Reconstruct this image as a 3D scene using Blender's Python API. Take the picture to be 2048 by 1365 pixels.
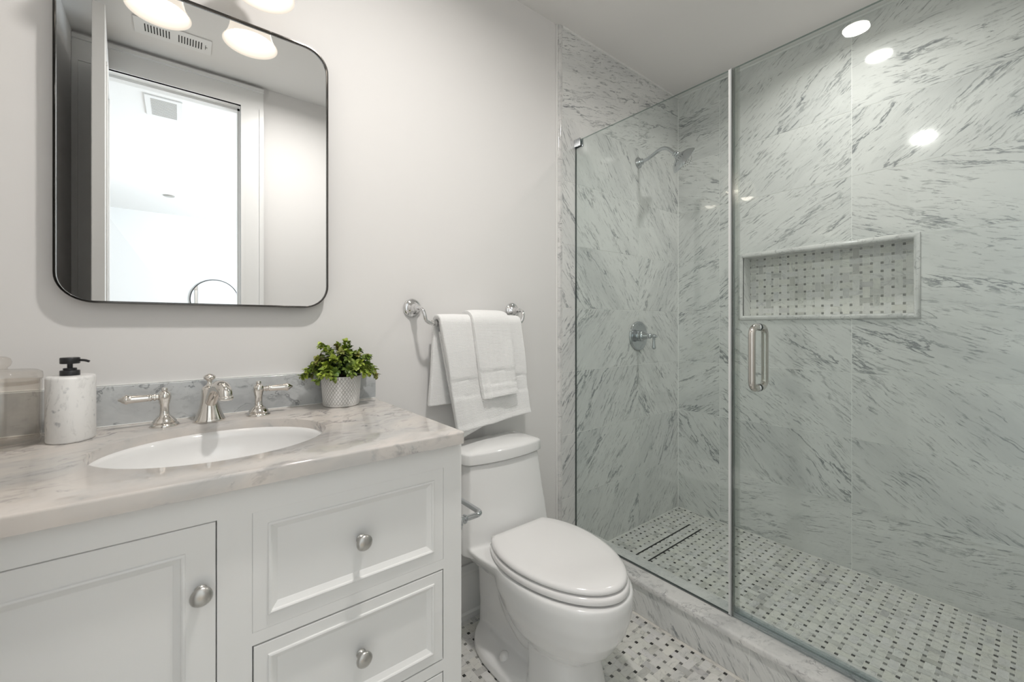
import bpy, bmesh, math, random
from mathutils import Vector, Matrix, noise
for o in list(bpy.data.objects): bpy.data.objects.remove(o)
S = bpy.context.scene
COL = S.collection
PI = math.pi
R = math.radians
V = Vector

# ------------------------------------------------------------------ camera, world, exposure
FL, CYP, YAW = 837.53, 650.84, 0.6696
cam = bpy.data.cameras.new('camera')
cam.sensor_fit = 'HORIZONTAL'; cam.sensor_width = 36.0
cam.lens = FL / 2048 * 36.0
cam.shift_y = -(682.5 - CYP) / 2048
cam.clip_start = 0.02; cam.clip_end = 60
cam.dof.use_dof = True; cam.dof.focus_distance = 1.9; cam.dof.aperture_fstop = 5.6
co = bpy.data.objects.new('camera', cam); COL.objects.link(co)
co.location = (-2.4613, -1.4214, 1.1434)
co.rotation_euler = (PI / 2, 0, -YAW)
S.camera = co
w = bpy.data.worlds.new('world'); S.world = w; w.use_nodes = True
w.node_tree.nodes['Background'].inputs[0].default_value = (0.75, 0.87, 1.0, 1)
w.node_tree.nodes['Background'].inputs[1].default_value = 1.0
S.view_settings.view_transform = 'Standard'; S.view_settings.look = 'None'
S.view_settings.gamma = 1.0; S.view_settings.use_curve_mapping = False
S.view_settings.exposure = 0.0
S.cycles.max_bounces = 10; S.cycles.diffuse_bounces = 5; S.cycles.glossy_bounces = 6
S.cycles.transmission_bounces = 8; S.cycles.transparent_max_bounces = 16
S.cycles.caustics_reflective = False; S.cycles.caustics_refractive = False
S.cycles.sample_clamp_indirect = 4.0

def lamp(name, kind, loc, rot, power, color, size=0.1, size_y=None, shape=None, spread=None):
    l = bpy.data.lights.new(name, kind); l.energy = power; l.color = color
    if kind == 'AREA':
        l.shape = shape or ('RECTANGLE' if size_y else 'DISK'); l.size = size
        if size_y: l.size_y = size_y
        if spread: l.spread = spread
    elif kind == 'POINT': l.shadow_soft_size = size
    o = bpy.data.objects.new(name, l); COL.objects.link(o)
    o.location = loc; o.rotation_euler = rot
    return o
WARM = (1.0, 0.90, 0.79); NEUT = (1.0, 0.96, 0.92); DAY = (0.85, 0.935, 1.0)
P_CAN, P_SHOWER, P_SCONCE, P_HALL = 15.0, 5.5, 0.7, 125.0
CAN_XY = (-1.96, -0.87); CAN2_XY = (-0.435, -0.89); ZC = 2.575; ZF = -0.025
# daylight through the bedroom window beyond the door
lamp('window_daylight', 'AREA', (-0.52, -3.6, 1.45), (0, R(90), 0), P_HALL, DAY, 1.7, 2.2)

# ------------------------------------------------------------------ materials
def new_mat(name):
    m = bpy.data.materials.new(name); m.use_nodes = True
    nt = m.node_tree; b = nt.nodes['Principled BSDF']
    return m, nt, b
def simple(name, col, rough=0.5, metal=0.0, coat=0.0, spec=0.5, bump=None, sheen=0.0):
    m, nt, b = new_mat(name)
    b.inputs['Base Color'].default_value = (*col, 1); b.inputs['Roughness'].default_value = rough
    b.inputs['Metallic'].default_value = metal; b.inputs['Coat Weight'].default_value = coat
    b.inputs['Coat Roughness'].default_value = 0.03
    b.inputs['Specular IOR Level'].default_value = spec
    b.inputs['Sheen Weight'].default_value = sheen
    if bump:
        sc, st, dist = bump
        tc = nt.nodes.new('ShaderNodeTexCoord'); n = nt.nodes.new('ShaderNodeTexNoise')
        n.inputs['Scale'].default_value = sc; n.inputs['Detail'].default_value = 3
        nt.links.new(tc.outputs['Object'], n.inputs['Vector'])
        bp = nt.nodes.new('ShaderNodeBump'); bp.inputs['Strength'].default_value = st; bp.inputs['Distance'].default_value = dist
        nt.links.new(n.outputs['Fac'], bp.inputs['Height']); nt.links.new(bp.outputs[0], b.inputs['Normal'])
    return m
class NB:                                   # small node-building helper
    def __init__(s, nt): s.nt = nt
    def put(s, sock, v):
        if v is None: return
        if hasattr(v, 'is_output'): s.nt.links.new(v, sock)
        else: sock.default_value = v
    def math(s, op, a, b=None, c=None, clamp=False):
        n = s.nt.nodes.new('ShaderNodeMath'); n.operation = op; n.use_clamp = clamp
        for i, v in enumerate((a, b, c)): s.put(n.inputs[i], v)
        return n.outputs[0]
    def vmath(s, op, a, b=None, sc=None):
        n = s.nt.nodes.new('ShaderNodeVectorMath'); n.operation = op
        s.put(n.inputs[0], a); s.put(n.inputs[1], b)
        if sc is not None: s.put(n.inputs['Scale'], sc)
        return n.outputs[0]
    def noise(s, vec, scale, detail=4, rough=0.55, dist=0.0, out='Fac'):
        n = s.nt.nodes.new('ShaderNodeTexNoise'); s.put(n.inputs['Vector'], vec)
        n.inputs['Scale'].default_value = scale; n.inputs['Detail'].default_value = detail
        n.inputs['Roughness'].default_value = rough; n.inputs['Distortion'].default_value = dist
        return n.outputs[out]
    def sstep(s, v, lo, hi, a=0.0, b=1.0):
        n = s.nt.nodes.new('ShaderNodeMapRange'); n.interpolation_type = 'SMOOTHSTEP'
        s.put(n.inputs[0], v); n.inputs[1].default_value = lo; n.inputs[2].default_value = hi
        n.inputs[3].default_value = a; n.inputs[4].default_value = b
        return n.outputs[0]
    def mix(s, f, a, b):
        n = s.nt.nodes.new('ShaderNodeMix'); n.data_type = 'RGBA'
        s.put(n.inputs[0], f); s.put(n.inputs[6], a); s.put(n.inputs[7], b)
        return n.outputs[2]
def c4(c): return (*c, 1.0)
def marble(name, coord='UV', base=(0.80, 0.80, 0.79), cloud=(0.62, 0.64, 0.65), vein=(0.16, 0.18, 0.20),
           stretch=0.22, k=1.0, vein_amt=0.75, fine_amt=0.45, cloud_amt=0.6, rough=0.12, warp=0.035, rot=None, attr=None, spot=0.0, fstretch=0.6, fscale=42, lw=0.024):
    m, nt, b = new_mat(name); N = NB(nt)
    tc = nt.nodes.new('ShaderNodeTexCoord'); vec = tc.outputs[coord]
    if rot:
        mp = nt.nodes.new('ShaderNodeMapping'); mp.inputs['Rotation'].default_value = rot
        nt.links.new(vec, mp.inputs['Vector']); vec = mp.outputs[0]
    wv = N.vmath('SUBTRACT', N.noise(vec, 5.0 * k, 3, out='Color'), (0.5, 0.5, 0.5))
    vec2 = N.vmath('ADD', vec, N.vmath('SCALE', wv, sc=warp * 2))
    st = N.vmath('MULTIPLY', vec2, (stretch, 1.0, 1.0))
    st2 = N.vmath('MULTIPLY', vec2, (stretch * fstretch, 1.0, 1.0))
    n1 = N.noise(st, 11 * k, 7, 0.62)
    l1 = N.sstep(N.math('ABSOLUTE', N.math('SUBTRACT', n1, 0.5)), lw * .15, lw, 1.0, 0.0)
    m1 = N.sstep(N.noise(N.vmath('ADD', st, (3.1, 7.7, 1.3)), 9 * k, 4, 0.6), 0.46, 0.64)
    n2 = N.noise(N.vmath('ADD', st2, (11.3, 2.9, 5.1)), fscale * k, 6, 0.7)
    l2 = N.sstep(n2, 0.535, 0.625)
    m2 = N.sstep(N.noise(N.vmath('ADD', vec, (5.5, 1.7, 9.2)), 7 * k, 5, 0.65), 0.34, 0.60)
    cl = N.sstep(N.noise(N.vmath('ADD', st, (1.5, 21.0, 3.3)), 6 * k, 5, 0.6), 0.40, 0.72)
    col = N.mix(N.math('MULTIPLY', cl, cloud_amt), c4(base), c4(cloud))
    col = N.mix(N.math('MULTIPLY', N.math('MULTIPLY', l2, m2), fine_amt), col, c4(vein))
    col = N.mix(N.math('MULTIPLY', N.math('MULTIPLY', l1, m1), vein_amt), col, c4(vein))
    if spot:
        sp = N.sstep(N.noise(N.vmath('ADD', vec, (8.8, 4.2, 2.2)), 26 * k, 3, 0.5), 0.63, 0.78)
        col = N.mix(N.math('MULTIPLY', sp, spot), col, c4((0.30, 0.32, 0.34)))
    if attr:
        a = nt.nodes.new('ShaderNodeAttribute'); a.attribute_name = attr
        mm = nt.nodes.new('ShaderNodeMix'); mm.data_type = 'RGBA'; mm.blend_type = 'MULTIPLY'; mm.inputs[0].default_value = 1.0
        nt.links.new(col, mm.inputs[6]); nt.links.new(a.outputs['Color'], mm.inputs[7]); col = mm.outputs[2]
    nt.links.new(col, b.inputs['Base Color'])
    b.inputs['Roughness'].default_value = rough; b.inputs['Specular IOR Level'].default_value = 0.5
    return m
def thin_glass(name, tint, refl=1.0, rough=0.0, ior=1.5):
    m = bpy.data.materials.new(name); m.use_nodes = True; nt = m.node_tree
    for n in list(nt.nodes): nt.nodes.remove(n)
    out = nt.nodes.new('ShaderNodeOutputMaterial'); mx = nt.nodes.new('ShaderNodeMixShader')
    tr = nt.nodes.new('ShaderNodeBsdfTransparent'); tr.inputs[0].default_value = c4(tint)
    gl = nt.nodes.new('ShaderNodeBsdfGlossy'); gl.inputs['Roughness'].default_value = rough
    fr = nt.nodes.new('ShaderNodeFresnel'); fr.inputs[0].default_value = ior
    # fresnel from the outer side on both faces of the pane
    geo = nt.nodes.new('ShaderNodeNewGeometry')
    io = nt.nodes.new('ShaderNodeMix'); io.data_type = 'FLOAT'
    nt.links.new(geo.outputs['Backfacing'], io.inputs[0]); io.inputs[2].default_value = ior; io.inputs[3].default_value = 1.0 / ior
    nt.links.new(io.outputs[0], fr.inputs[0])
    mu = nt.nodes.new('ShaderNodeMath'); mu.operation = 'MULTIPLY'; mu.use_clamp = True
    nt.links.new(fr.outputs[0], mu.inputs[0]); mu.inputs[1].default_value = refl
    nt.links.new(mu.outputs[0], mx.inputs[0]); nt.links.new(tr.outputs[0], mx.inputs[1]); nt.links.new(gl.outputs[0], mx.inputs[2])
    nt.links.new(mx.outputs[0], out.inputs[0])
    return m
def emit(name, col, st, col2=None):
    m, nt, b = new_mat(name)
    b.inputs['Base Color'].default_value = (0.25, 0.24, 0.22, 1); b.inputs['Emission Color'].default_value = c4(col)
    b.inputs['Emission Strength'].default_value = st; b.inputs['Roughness'].default_value = 0.3
    return m

M = {}
M['wall'] = simple('wall_paint', (0.76, 0.75, 0.74), 0.6, bump=(220, 0.05, 0.001), spec=0.3)
M['ceil'] = simple('ceiling_paint', (0.80, 0.79, 0.775), 0.8, spec=0.2)
M['hallwall'] = simple('bedroom_paint', (0.86, 0.86, 0.85), 0.7)
M['trim'] = simple('trim_paint', (0.80, 0.80, 0.79), 0.35)
M['cab'] = simple('cabinet_paint', (0.80, 0.80, 0.79), 0.32)
M['tile'] = marble('marble_tile', base=(0.74, 0.745, 0.73), cloud=(0.58, 0.59, 0.585), vein=(0.10, 0.115, 0.13), rough=0.07, fine_amt=0.62, vein_amt=0.72, fscale=115, cloud_amt=0.7, fstretch=0.55, stretch=0.2, lw=0.024, warp=0.028)
M['stone'] = marble('marble_slab', 'Object', base=(0.63, 0.585, 0.545), cloud=(0.43, 0.44, 0.44), vein=(0.15, 0.15, 0.16), stretch=0.45, k=0.9, fine_amt=0.34,  # beige base has the warm sconce light mixed into its colour
                    vein_amt=0.7, cloud_amt=0.75, rough=0.06, warp=0.09, rot=(R(20), R(12), R(-16)), spot=0.6)
M['splash'] = marble('marble_backsplash', 'Object', base=(0.60, 0.62, 0.625), cloud=(0.41, 0.43, 0.445), vein=(0.10, 0.11, 0.12), stretch=0.6, k=1.1, fine_amt=0.2,  # same marble as the top, with bluish daylight put into its colour
                    vein_amt=0.6, cloud_amt=0.9, rough=0.07, warp=0.09, rot=(R(60), R(12), R(-16)), spot=0.75)
M['curb'] = marble('marble_curb', 'Object', base=(0.72, 0.715, 0.70), cloud=(0.5, 0.51, 0.51), vein=(0.2, 0.2, 0.21), stretch=0.6, k=1.6, fine_amt=0.3,
                   vein_amt=0.6, cloud_amt=0.8, rough=0.10, warp=0.08, rot=(0.2, 0.3, 0.7))
M['mosaic'] = marble('mosaic_marble', base=(0.76, 0.76, 0.735), cloud=(0.54, 0.55, 0.55), vein=(0.25, 0.26, 0.27), stretch=0.35, k=1.6, fine_amt=0.35,
                     vein_amt=0.5, cloud_amt=0.5, rough=0.22, attr='tint')
M['grout'] = simple('grout', (0.84, 0.83, 0.79), 0.8)
M['grout_tile'] = simple('tile_grout', (0.86, 0.86, 0.84), 0.6)
M['bead'] = simple('caulk', (0.82, 0.82, 0.80), 0.5)
M['chrome'] = simple('chrome', (0.56, 0.58, 0.60), 0.06, 1.0)
M['chrome_b'] = simple('bright_chrome', (0.76, 0.76, 0.765), 0.05, 1.0)
M['nickel'] = simple('polished_nickel', (0.76, 0.73, 0.69), 0.09, 1.0)
M['brushed'] = simple('brushed_nickel', (0.50, 0.49, 0.47), 0.30, 1.0)
M['steel'] = simple('dark_steel', (0.05, 0.05, 0.055), 0.12, 1.0)
M['black'] = simple('black_plastic', (0.012, 0.012, 0.014), 0.35)
M['dark'] = simple('dark_gap', (0.01, 0.01, 0.01), 0.8)
M['porcelain'] = simple('porcelain', (0.80, 0.80, 0.795), 0.08, coat=0.4)
M['plastic'] = simple('seat_plastic', (0.81, 0.80, 0.795), 0.14, coat=0.2)
M['mirror'] = simple('mirror_glass', (0.90, 0.91, 0.91), 0.0, 1.0)
M['glass'] = thin_glass('shower_glass', (0.948, 0.974, 0.967))
M['glass_edge'] = thin_glass('glass_edge', (0.40, 0.48, 0.46), 1.0, 0.1)
M['seal'] = thin_glass('clear_seal', (0.80, 0.82, 0.81), 2.0, 0.15)
M['seal_dark'] = simple('seal_line', (0.16, 0.165, 0.17), 0.4)
M['jar'] = thin_glass('jar_glass', (0.955, 0.94, 0.92), 1.0)
M['shade'] = emit('lit_shade', (1.0, 0.89, 0.76), 0.85)
M['shade_in'] = emit('lit_shade_inside', (1.0, 0.93, 0.84), 4.8)
M['lens'] = emit('downlight_lens', (1.0, 0.93, 0.84), 30.0)
M['white'] = simple('white_metal', (0.82, 0.82, 0.81), 0.35)
M['slot'] = simple('vent_slot', (0.035, 0.035, 0.035), 0.8)
M['soil'] = simple('dry_moss', (0.03, 0.03, 0.02), 0.9)
M['wood'] = simple('pale_oak', (0.45, 0.34, 0.24), 0.4)

def terry(name):
    m, nt, b = new_mat(name); N = NB(nt)
    tc = nt.nodes.new('ShaderNodeTexCoord')
    n = N.noise(tc.outputs['Object'], 420, 2, 0.6); n2 = N.noise(tc.outputs['Object'], 60, 2, 0.5)
    w1 = nt.nodes.new('ShaderNodeTexWave'); w1.bands_direction = 'Z'; w1.inputs['Scale'].default_value = 70; w1.inputs['Distortion'].default_value = 1.5
    nt.links.new(tc.outputs['Object'], w1.inputs['Vector'])
    h = N.math('ADD', N.math('ADD', n, N.math('MULTIPLY', n2, 1.0)), N.math('MULTIPLY', w1.outputs['Fac'], 0.35))
    bp = nt.nodes.new('ShaderNodeBump'); bp.inputs['Strength'].default_value = 0.55; bp.inputs['Distance'].default_value = 0.0025
    nt.links.new(h, bp.inputs['Height']); nt.links.new(bp.outputs[0], b.inputs['Normal'])
    b.inputs['Base Color'].default_value = (0.86, 0.86, 0.855, 1); b.inputs['Roughness'].default_value = 0.95
    b.inputs['Sheen Weight'].default_value = 0.3; b.inputs['Specular IOR Level'].default_value = 0.1
    return m
M['terry'] = terry('white_terry')
def leafmat():
    m, nt, b = new_mat('leaf'); a = nt.nodes.new('ShaderNodeAttribute'); a.attribute_name = 'tint'
    nt.links.new(a.outputs['Color'], b.inputs['Base Color']); b.inputs['Roughness'].default_value = 0.4
    b.inputs['Subsurface Weight'].default_value = 0.0
    return m
M['leaf'] = leafmat()
def potmat():
    m, nt, b = new_mat('diamond_ceramic'); N = NB(nt)
    tc = nt.nodes.new('ShaderNodeTexCoord'); sx = nt.nodes.new('ShaderNodeSeparateXYZ'); nt.links.new(tc.outputs['UV'], sx.inputs[0])
    u = N.math('MULTIPLY', sx.outputs[0], 36.0); v = N.math('MULTIPLY', sx.outputs[1], 7.0)
    def tri(x): return N.math('ABSOLUTE', N.math('SUBTRACT', N.math('FRACT', x), 0.5))
    d = N.math('MAXIMUM', tri(N.math('ADD', u, v)), tri(N.math('SUBTRACT', u, v)))
    h = N.sstep(d, 0.40, 0.49, 1.0, 0.0)
    msk = N.math('MULTIPLY', N.sstep(sx.outputs[1], 0.07, 0.075), N.sstep(sx.outputs[1], 0.965, 0.97, 1.0, 0.0))
    h = N.math('ADD', N.math('MULTIPLY', h, msk), N.math('SUBTRACT', 1.0, msk))
    bp = nt.nodes.new('ShaderNodeBump'); bp.inputs['Strength'].default_value = 0.9; bp.inputs['Distance'].default_value = 0.0016
    nt.links.new(h, bp.inputs['Height']); nt.links.new(bp.outputs[0], b.inputs['Normal'])
    nt.links.new(N.mix(h, c4((0.56, 0.555, 0.545)), c4((0.78, 0.775, 0.76))), b.inputs['Base Color']); b.inputs['Roughness'].default_value = 0.45
    return m
M['pot'] = potmat()
M['soapstone'] = marble('white_soapstone', 'Object', base=(0.83, 0.825, 0.81), cloud=(0.72, 0.72, 0.71), vein=(0.22, 0.22, 0.22), stretch=0.2, k=2.2,
                        fine_amt=0.22, vein_amt=0.5, cloud_amt=0.8, rough=0.4, warp=0.04, rot=(0, R(80), 0), spot=0.8)

# ------------------------------------------------------------------ mesh helpers
def box(bm, x0, x1, y0, y1, z0, z1):
    vs = [bm.verts.new(p) for p in ((x0, y0, z0), (x1, y0, z0), (x1, y1, z0), (x0, y1, z0), (x0, y0, z1), (x1, y0, z1), (x1, y1, z1), (x0, y1, z1))]
    for f in ((3, 2, 1, 0), (4, 5, 6, 7), (0, 1, 5, 4), (1, 2, 6, 5), (2, 3, 7, 6), (3, 0, 4, 7)): bm.faces.new([vs[i] for i in f])
    return bm
def loft(bm, rings, cap0=True, cap1=True, closed=True):
    rs = [[bm.verts.new(p) for p in r] for r in rings]
    n = len(rs[0])
    for a, b in zip(rs, rs[1:]):
        for i in range(n if closed else n - 1):
            j = (i + 1) % n; bm.faces.new((a[i], a[j], b[j], b[i]))
    if cap0: bm.faces.new(rs[0][::-1])
    if cap1: bm.faces.new(rs[-1])
    return rs
def lathe(bm, prof, seg=32, loc=(0, 0, 0), axis=(0, 0, 1), cap0=True, cap1=True, sx=1.0, sy=1.0):
    q = V((0, 0, 1)).rotation_difference(V(axis).normalized()); L = V(loc)
    rings = [[L + q @ V((max(r, 1e-5) * math.cos(2 * PI * i / seg) * sx, max(r, 1e-5) * math.sin(2 * PI * i / seg) * sy, h)) for i in range(seg)] for r, h in prof]
    return loft(bm, rings, cap0, cap1)
def spline(pts, n=8):
    P = [V(p) for p in pts]; out = []
    for i in range(len(P) - 1):
        p0 = P[max(i - 1, 0)]; p1 = P[i]; p2 = P[i + 1]; p3 = P[min(i + 2, len(P) - 1)]
        for k in range(n):
            t = k / n
            out.append(0.5 * ((2 * p1) + (-p0 + p2) * t + (2 * p0 - 5 * p1 + 4 * p2 - p3) * t * t + (-p0 + 3 * p1 - 3 * p2 + p3) * t ** 3))
    out.append(P[-1]); return out
def tube(bm, pts, r, seg=16, caps=True):
    P = [V(p) for p in pts]; n = len(P)
    rr = r if isinstance(r, (list, tuple)) else [r] * n
    t = (P[1] - P[0]).normalized(); u = t.orthogonal().normalized(); rings = []
    for i in range(n):
        t2 = (P[min(i + 1, n - 1)] - P[max(i - 1, 0)]).normalized()
        u = t.rotation_difference(t2) @ u; t = t2; u = (u - t * u.dot(t)).normalized(); v = t.cross(u)
        rings.append([P[i] + rr[i] * (math.cos(2 * PI * k / seg) * u + math.sin(2 * PI * k / seg) * v) for k in range(seg)])
    return loft(bm, rings, caps, caps)
def rrect(w, h, r, n=6):                       # rounded rectangle outline, centred
    out = []
    for cx, cy, a in ((w / 2 - r, h / 2 - r, 0), (-w / 2 + r, h / 2 - r, 90), (-w / 2 + r, -h / 2 + r, 180), (w / 2 - r, -h / 2 + r, 270)):
        for i in range(n + 1):
            t = R(a + 90 * i / n); out.append((cx + r * math.cos(t), cy + r * math.sin(t)))
    return out
def obj(name, bm, mat, parent=None, smooth=40, bevel=None, label=None, recalc=True):
    if recalc: bmesh.ops.recalc_face_normals(bm, faces=bm.faces[:])
    me = bpy.data.meshes.new(name); bm.to_mesh(me); bm.free()
    o = bpy.data.objects.new(name, me); COL.objects.link(o)
    for m in (mat if isinstance(mat, (list, tuple)) else [mat]): me.materials.append(m)
    if parent is not None:
        p = parent; off = V((0, 0, 0))
        while p is not None: off += p.location; p = p.parent
        me.transform(Matrix.Translation(-off)); o.parent = parent
    if smooth:
        me.shade_smooth(); me.set_sharp_from_angle(angle=R(smooth))
    if bevel:
        b = o.modifiers.new('bevel', 'BEVEL'); b.width = bevel; b.segments = 3; b.limit_method = 'ANGLE'; b.angle_limit = R(40); b.harden_normals = True
    if label: o['label'] = label
    return o
def thing(name, label, cat, loc, group=None):
    o = bpy.data.objects.new(name, None); COL.objects.link(o); o.location = loc; o.empty_display_size = 0.05
    o['label'] = label; o['category'] = cat
    if group: o['group'] = group
    return o
def tag(o, label, cat, group=None):
    o['label'] = label; o['category'] = cat
    if group: o['group'] = group
    return o
def struct(name, bm, mat, parent=None, label=None, **kw):
    o = obj(name, bm, mat, parent, **kw)
    if parent is None: o['kind'] = 'structure'
    if label: o['label'] = label
    return o
B = bmesh.new
def bxs(*boxes):
    bm = B()
    for b in boxes: box(bm, *b)
    return bm
rnd = random.Random(4)

# ------------------------------------------------------------------ tiled surfaces: each tile its own face with its own vein direction
def subtract(rect, hole):
    a0, a1, b0, b1 = rect; h0, h1, k0, k1 = hole
    if a1 <= h0 or a0 >= h1 or b1 <= k0 or b0 >= k1: return [rect]
    out = []
    if a0 < h0: out.append((a0, h0, b0, b1))
    if a1 > h1: out.append((h1, a1, b0, b1))
    m0, m1 = max(a0, h0), min(a1, h1)
    if b0 < k0: out.append((m0, m1, b0, k0))
    if b1 > k1: out.append((m0, m1, k1, b1))
    return out
def tiles(bm, to3, cols, rows, ang, g=0.0024, hole=None, up=0.0009, mat_idx=1):
    uv = bm.loops.layers.uv.verify()
    for c in range(len(cols) - 1):
        for r in range(len(rows) - 1):
            a = R(ang(r, c) + rnd.uniform(-5, 5)); ou, ov = rnd.uniform(0, 50), rnd.uniform(0, 50)
            rects = [(cols[c] + g / 2, cols[c + 1] - g / 2, rows[r] + g / 2, rows[r + 1] - g / 2)]
            if hole: rects = [q for t in rects for q in subtract(t, hole)]
            for (h0, h1, v0, v1) in rects:
                P = [(h0, v0), (h1, v0), (h1, v1), (h0, v1)]
                top = [bm.verts.new(to3(h, v, up)) for h, v in P]; bot = [bm.verts.new(to3(h, v, 0)) for h, v in P]
                fs = [bm.faces.new(top)] + [bm.faces.new((top[i], bot[i], bot[(i + 1) % 4], top[(i + 1) % 4])) for i in range(4)]
                hv = {}
                for i, (h, v) in enumerate(P): hv[top[i]] = (h, v); hv[bot[i]] = (h, v)
                for f in fs:
                    f.material_index = mat_idx
                    for l in f.loops:
                        h, v = hv[l.vert]
                        l[uv].uv = (h * math.cos(a) + v * math.sin(a) + ou, -h * math.sin(a) + v * math.cos(a) + ov)
T = 0.3065
ROWS = [i * T for i in range(9)] + [ZC]
A_back = {0: [50, 55], 1: [55, 50], 2: [-55, 50], 3: [-50, 50], 4: [50, -45], 5: [-50, -50], 6: [-50, -55], 7: [20, 10], 8: [10, 12]}
A_right = {0: [-45, 10, 4, 20], 1: [-42, -45, -35, 30], 2: [35, -40, -35, 20], 3: [28, -36, -20, -30], 4: [32, 35, -15, 30], 5: [40, 35, -20, 10],
           6: [-15, 40, 35, 30], 7: [0, 35, 5, 20], 8: [45, 45, 45, 10]}
# painted back wall, tiled shower part of it
struct('wall_back', bxs((-3.0, 0.25, 0.010, 0.13, ZF - 0.1, ZC + 0.1)), M['wall'])
bm = bxs((-1.03, 0.0, -0.0001, 0.0098, -0.02, ZC))
tiles(bm, lambda h, v, d: (h, -0.0001 - d, v), [-1.03, -0.4173, 0.0], ROWS, lambda r, c: A_back[r][1 - c])
struct('wall_shower_back', bm, [M['grout_tile'], M['tile']], smooth=None)
# niche wall: seen from the room, right is towards -y
NY0, NY1, NZ0, NZ1 = -1.105, -0.366, 1.172, 1.540      # outer edge of the niche moulding
iy0, iy1, iz0, iz1 = -1.083, -0.389, 1.196, 1.519
bm = B()
for (a0, a1, b0, b1) in subtract((-0.01, 1.56, -0.02, ZC), (-iy1, -iy0, iz0, iz1)): box(bm, 0.0001, 0.0098, -a1, -a0, b0, b1)
tiles(bm, lambda h, v, d: (0.0001 - d, -h, v), [0.0, 0.2587, 0.8718, 1.4848, 1.537], ROWS, lambda r, c: A_right[r][c], hole=(-NY1 + .001, -NY0 - .001, NZ0 + .001, NZ1 - .001))
for f in bm.faces: pass
struct('wall_shower_right', bm, [M['grout_tile'], M['tile']], smooth=None)
bm = B()
for (a0, a1, b0, b1) in subtract((-0.13, 1.68, ZF - 0.1, ZC + 0.1), (0.37, 1.102, 1.18, 1.535)): box(bm, 0.0101, 0.13, -a1, -a0, b0, b1)
box(bm, 0.101, 0.13, -1.102, -0.37, 1.18, 1.535)
struct('wall_right', bm, M['wall'], smooth=None)
# niche lining
bm = B(); uv = bm.loops.layers.uv.verify()
def quad(bm, ps, uvs=None, mi=0):
    f = bm.faces.new([bm.verts.new(p) for p in ps]); f.material_index = mi
    if uvs:
        u = bm.loops.layers.uv.verify()
        for l, q in zip(f.loops, uvs): l[u].uv = q
    return f
nx = 0.0955
for (y0, y1, z0, z1) in ((iy0 - .012, iy0, iz0 - .012, iz1 + .012), (iy1, iy1 + .012, iz0 - .012, iz1 + .012), (iy0, iy1, iz0 - .012, iz0), (iy0, iy1, iz1, iz1 + .012)):
    box(bm, 0.0, nx, y0, y1, z0, z1)
for f in bm.faces:
    for l in f.loops: c = l.vert.co; l[uv].uv = (c.x * 0.8 + c.y + c.z * 0.3 + 7, c.z + c.x * 0.7 + 3)
struct('niche_lining', bm, M['tile'], smooth=None)

# basketweave mosaic: horizontal and vertical chips with a small square at every crossing
PM = 0.03835
def mosaic(bm, to3, h0, h1, v0, v1, ph, pv, g=0.0014, up=0.0006, skip=None, soft=0.0):
    uv = bm.loops.layers.uv.verify(); cl = bm.loops.layers.float_color.new('tint')
    L2, W2 = PM * 0.664, PM * 0.336
    def chip(a0, a1, b0, b1, tint):
        a0, a1, b0, b1 = max(a0 + g / 2, h0), min(a1 - g / 2, h1), max(b0 + g / 2, v0), min(b1 - g / 2, v1)
        if a1 - a0 < 0.002 or b1 - b0 < 0.002: return
        rs = [(a0, a1, b0, b1)]
        for s in skip or []: rs = [q for t in rs for q in subtract(t, s)]
        an = rnd.choice([0, 0, 90, 30, -30]) * PI / 180 + rnd.uniform(-.2, .2); ou, ov = rnd.uniform(0, 60), rnd.uniform(0, 60)
        for (p0, p1, q0, q1) in rs:
            if p1 - p0 < 0.0015 or q1 - q0 < 0.0015: continue
            P = [(p0, q0), (p1, q0), (p1, q1), (p0, q1)]
            f = bm.faces.new([bm.verts.new(to3(h, v, up)) for h, v in P]); f.material_index = 1
            for l, (h, v) in zip(f.loops, P):
                l[uv].uv = (h * math.cos(an) + v * math.sin(an) + ou, -h * math.sin(an) + v * math.cos(an) + ov); l[cl] = tint
    i0, i1 = math.floor((h0 - ph) / PM) - 1, math.ceil((h1 - ph) / PM) + 1
    j0, j1 = math.floor((v0 - pv) / PM) - 1, math.ceil((v1 - pv) / PM) + 1
    for i in range(i0, i1):
        for j in range(j0, j1):
            x, y = ph + i * PM, pv + j * PM                 # a crossing
            t = rnd.random(); d = PM * 0.164
            k = 0.05 if t < 0.30 else rnd.uniform(0.18, 0.32) if t < 0.72 else rnd.uniform(0.36, 0.58)
            k += soft * (1 - k); chip(x - d, x + d, y - d, y + d, (k, k, k * 0.98, 1))
            cx, cy = x + PM / 2, y + PM / 2
            t = rnd.random(); k = rnd.uniform(0.93, 1.0) if t < 0.86 else rnd.uniform(0.70, 0.88)
            tn = (k, k * rnd.uniform(0.985, 1.0), k * rnd.uniform(0.95, 1.01), 1)
            if (i + j) % 2: chip(cx - L2, cx + L2, cy - W2, cy + W2, tn)
            else: chip(cx - W2, cx + W2, cy - L2, cy + L2, tn)
bm = bxs((-2.9, -1.006, -1.68, 0.012, ZF - 0.08, ZF - 0.0006))
mosaic(bm, lambda h, v, d: (h, v, ZF - 0.0006 + d), -2.88, -1.0245, -1.537, 0.009, -1.03, -0.42)
uv = bm.loops.layers.uv.verify(); cl = bm.loops.layers.float_color.verify()
for k in range(6):                                             # border strip along the curb
    y0, y1 = -1.537 + k * 0.2577, -1.537 + (k + 1) * 0.2577 - 0.001
    f = quad(bm, [(-1.0235, y0, ZF), (-1.0095, y0, ZF), (-1.0095, y1, ZF), (-1.0235, y1, ZF)], mi=1)
    for l in f.loops: l[uv].uv = (l.vert.co.y + k * 3, l.vert.co.x); l[cl] = (1, 0.97, 0.93, 1)
struct('floor', bm, [M['grout'], M['mosaic']], smooth=None)
DX0, DX1 = -0.684, -0.172
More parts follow.
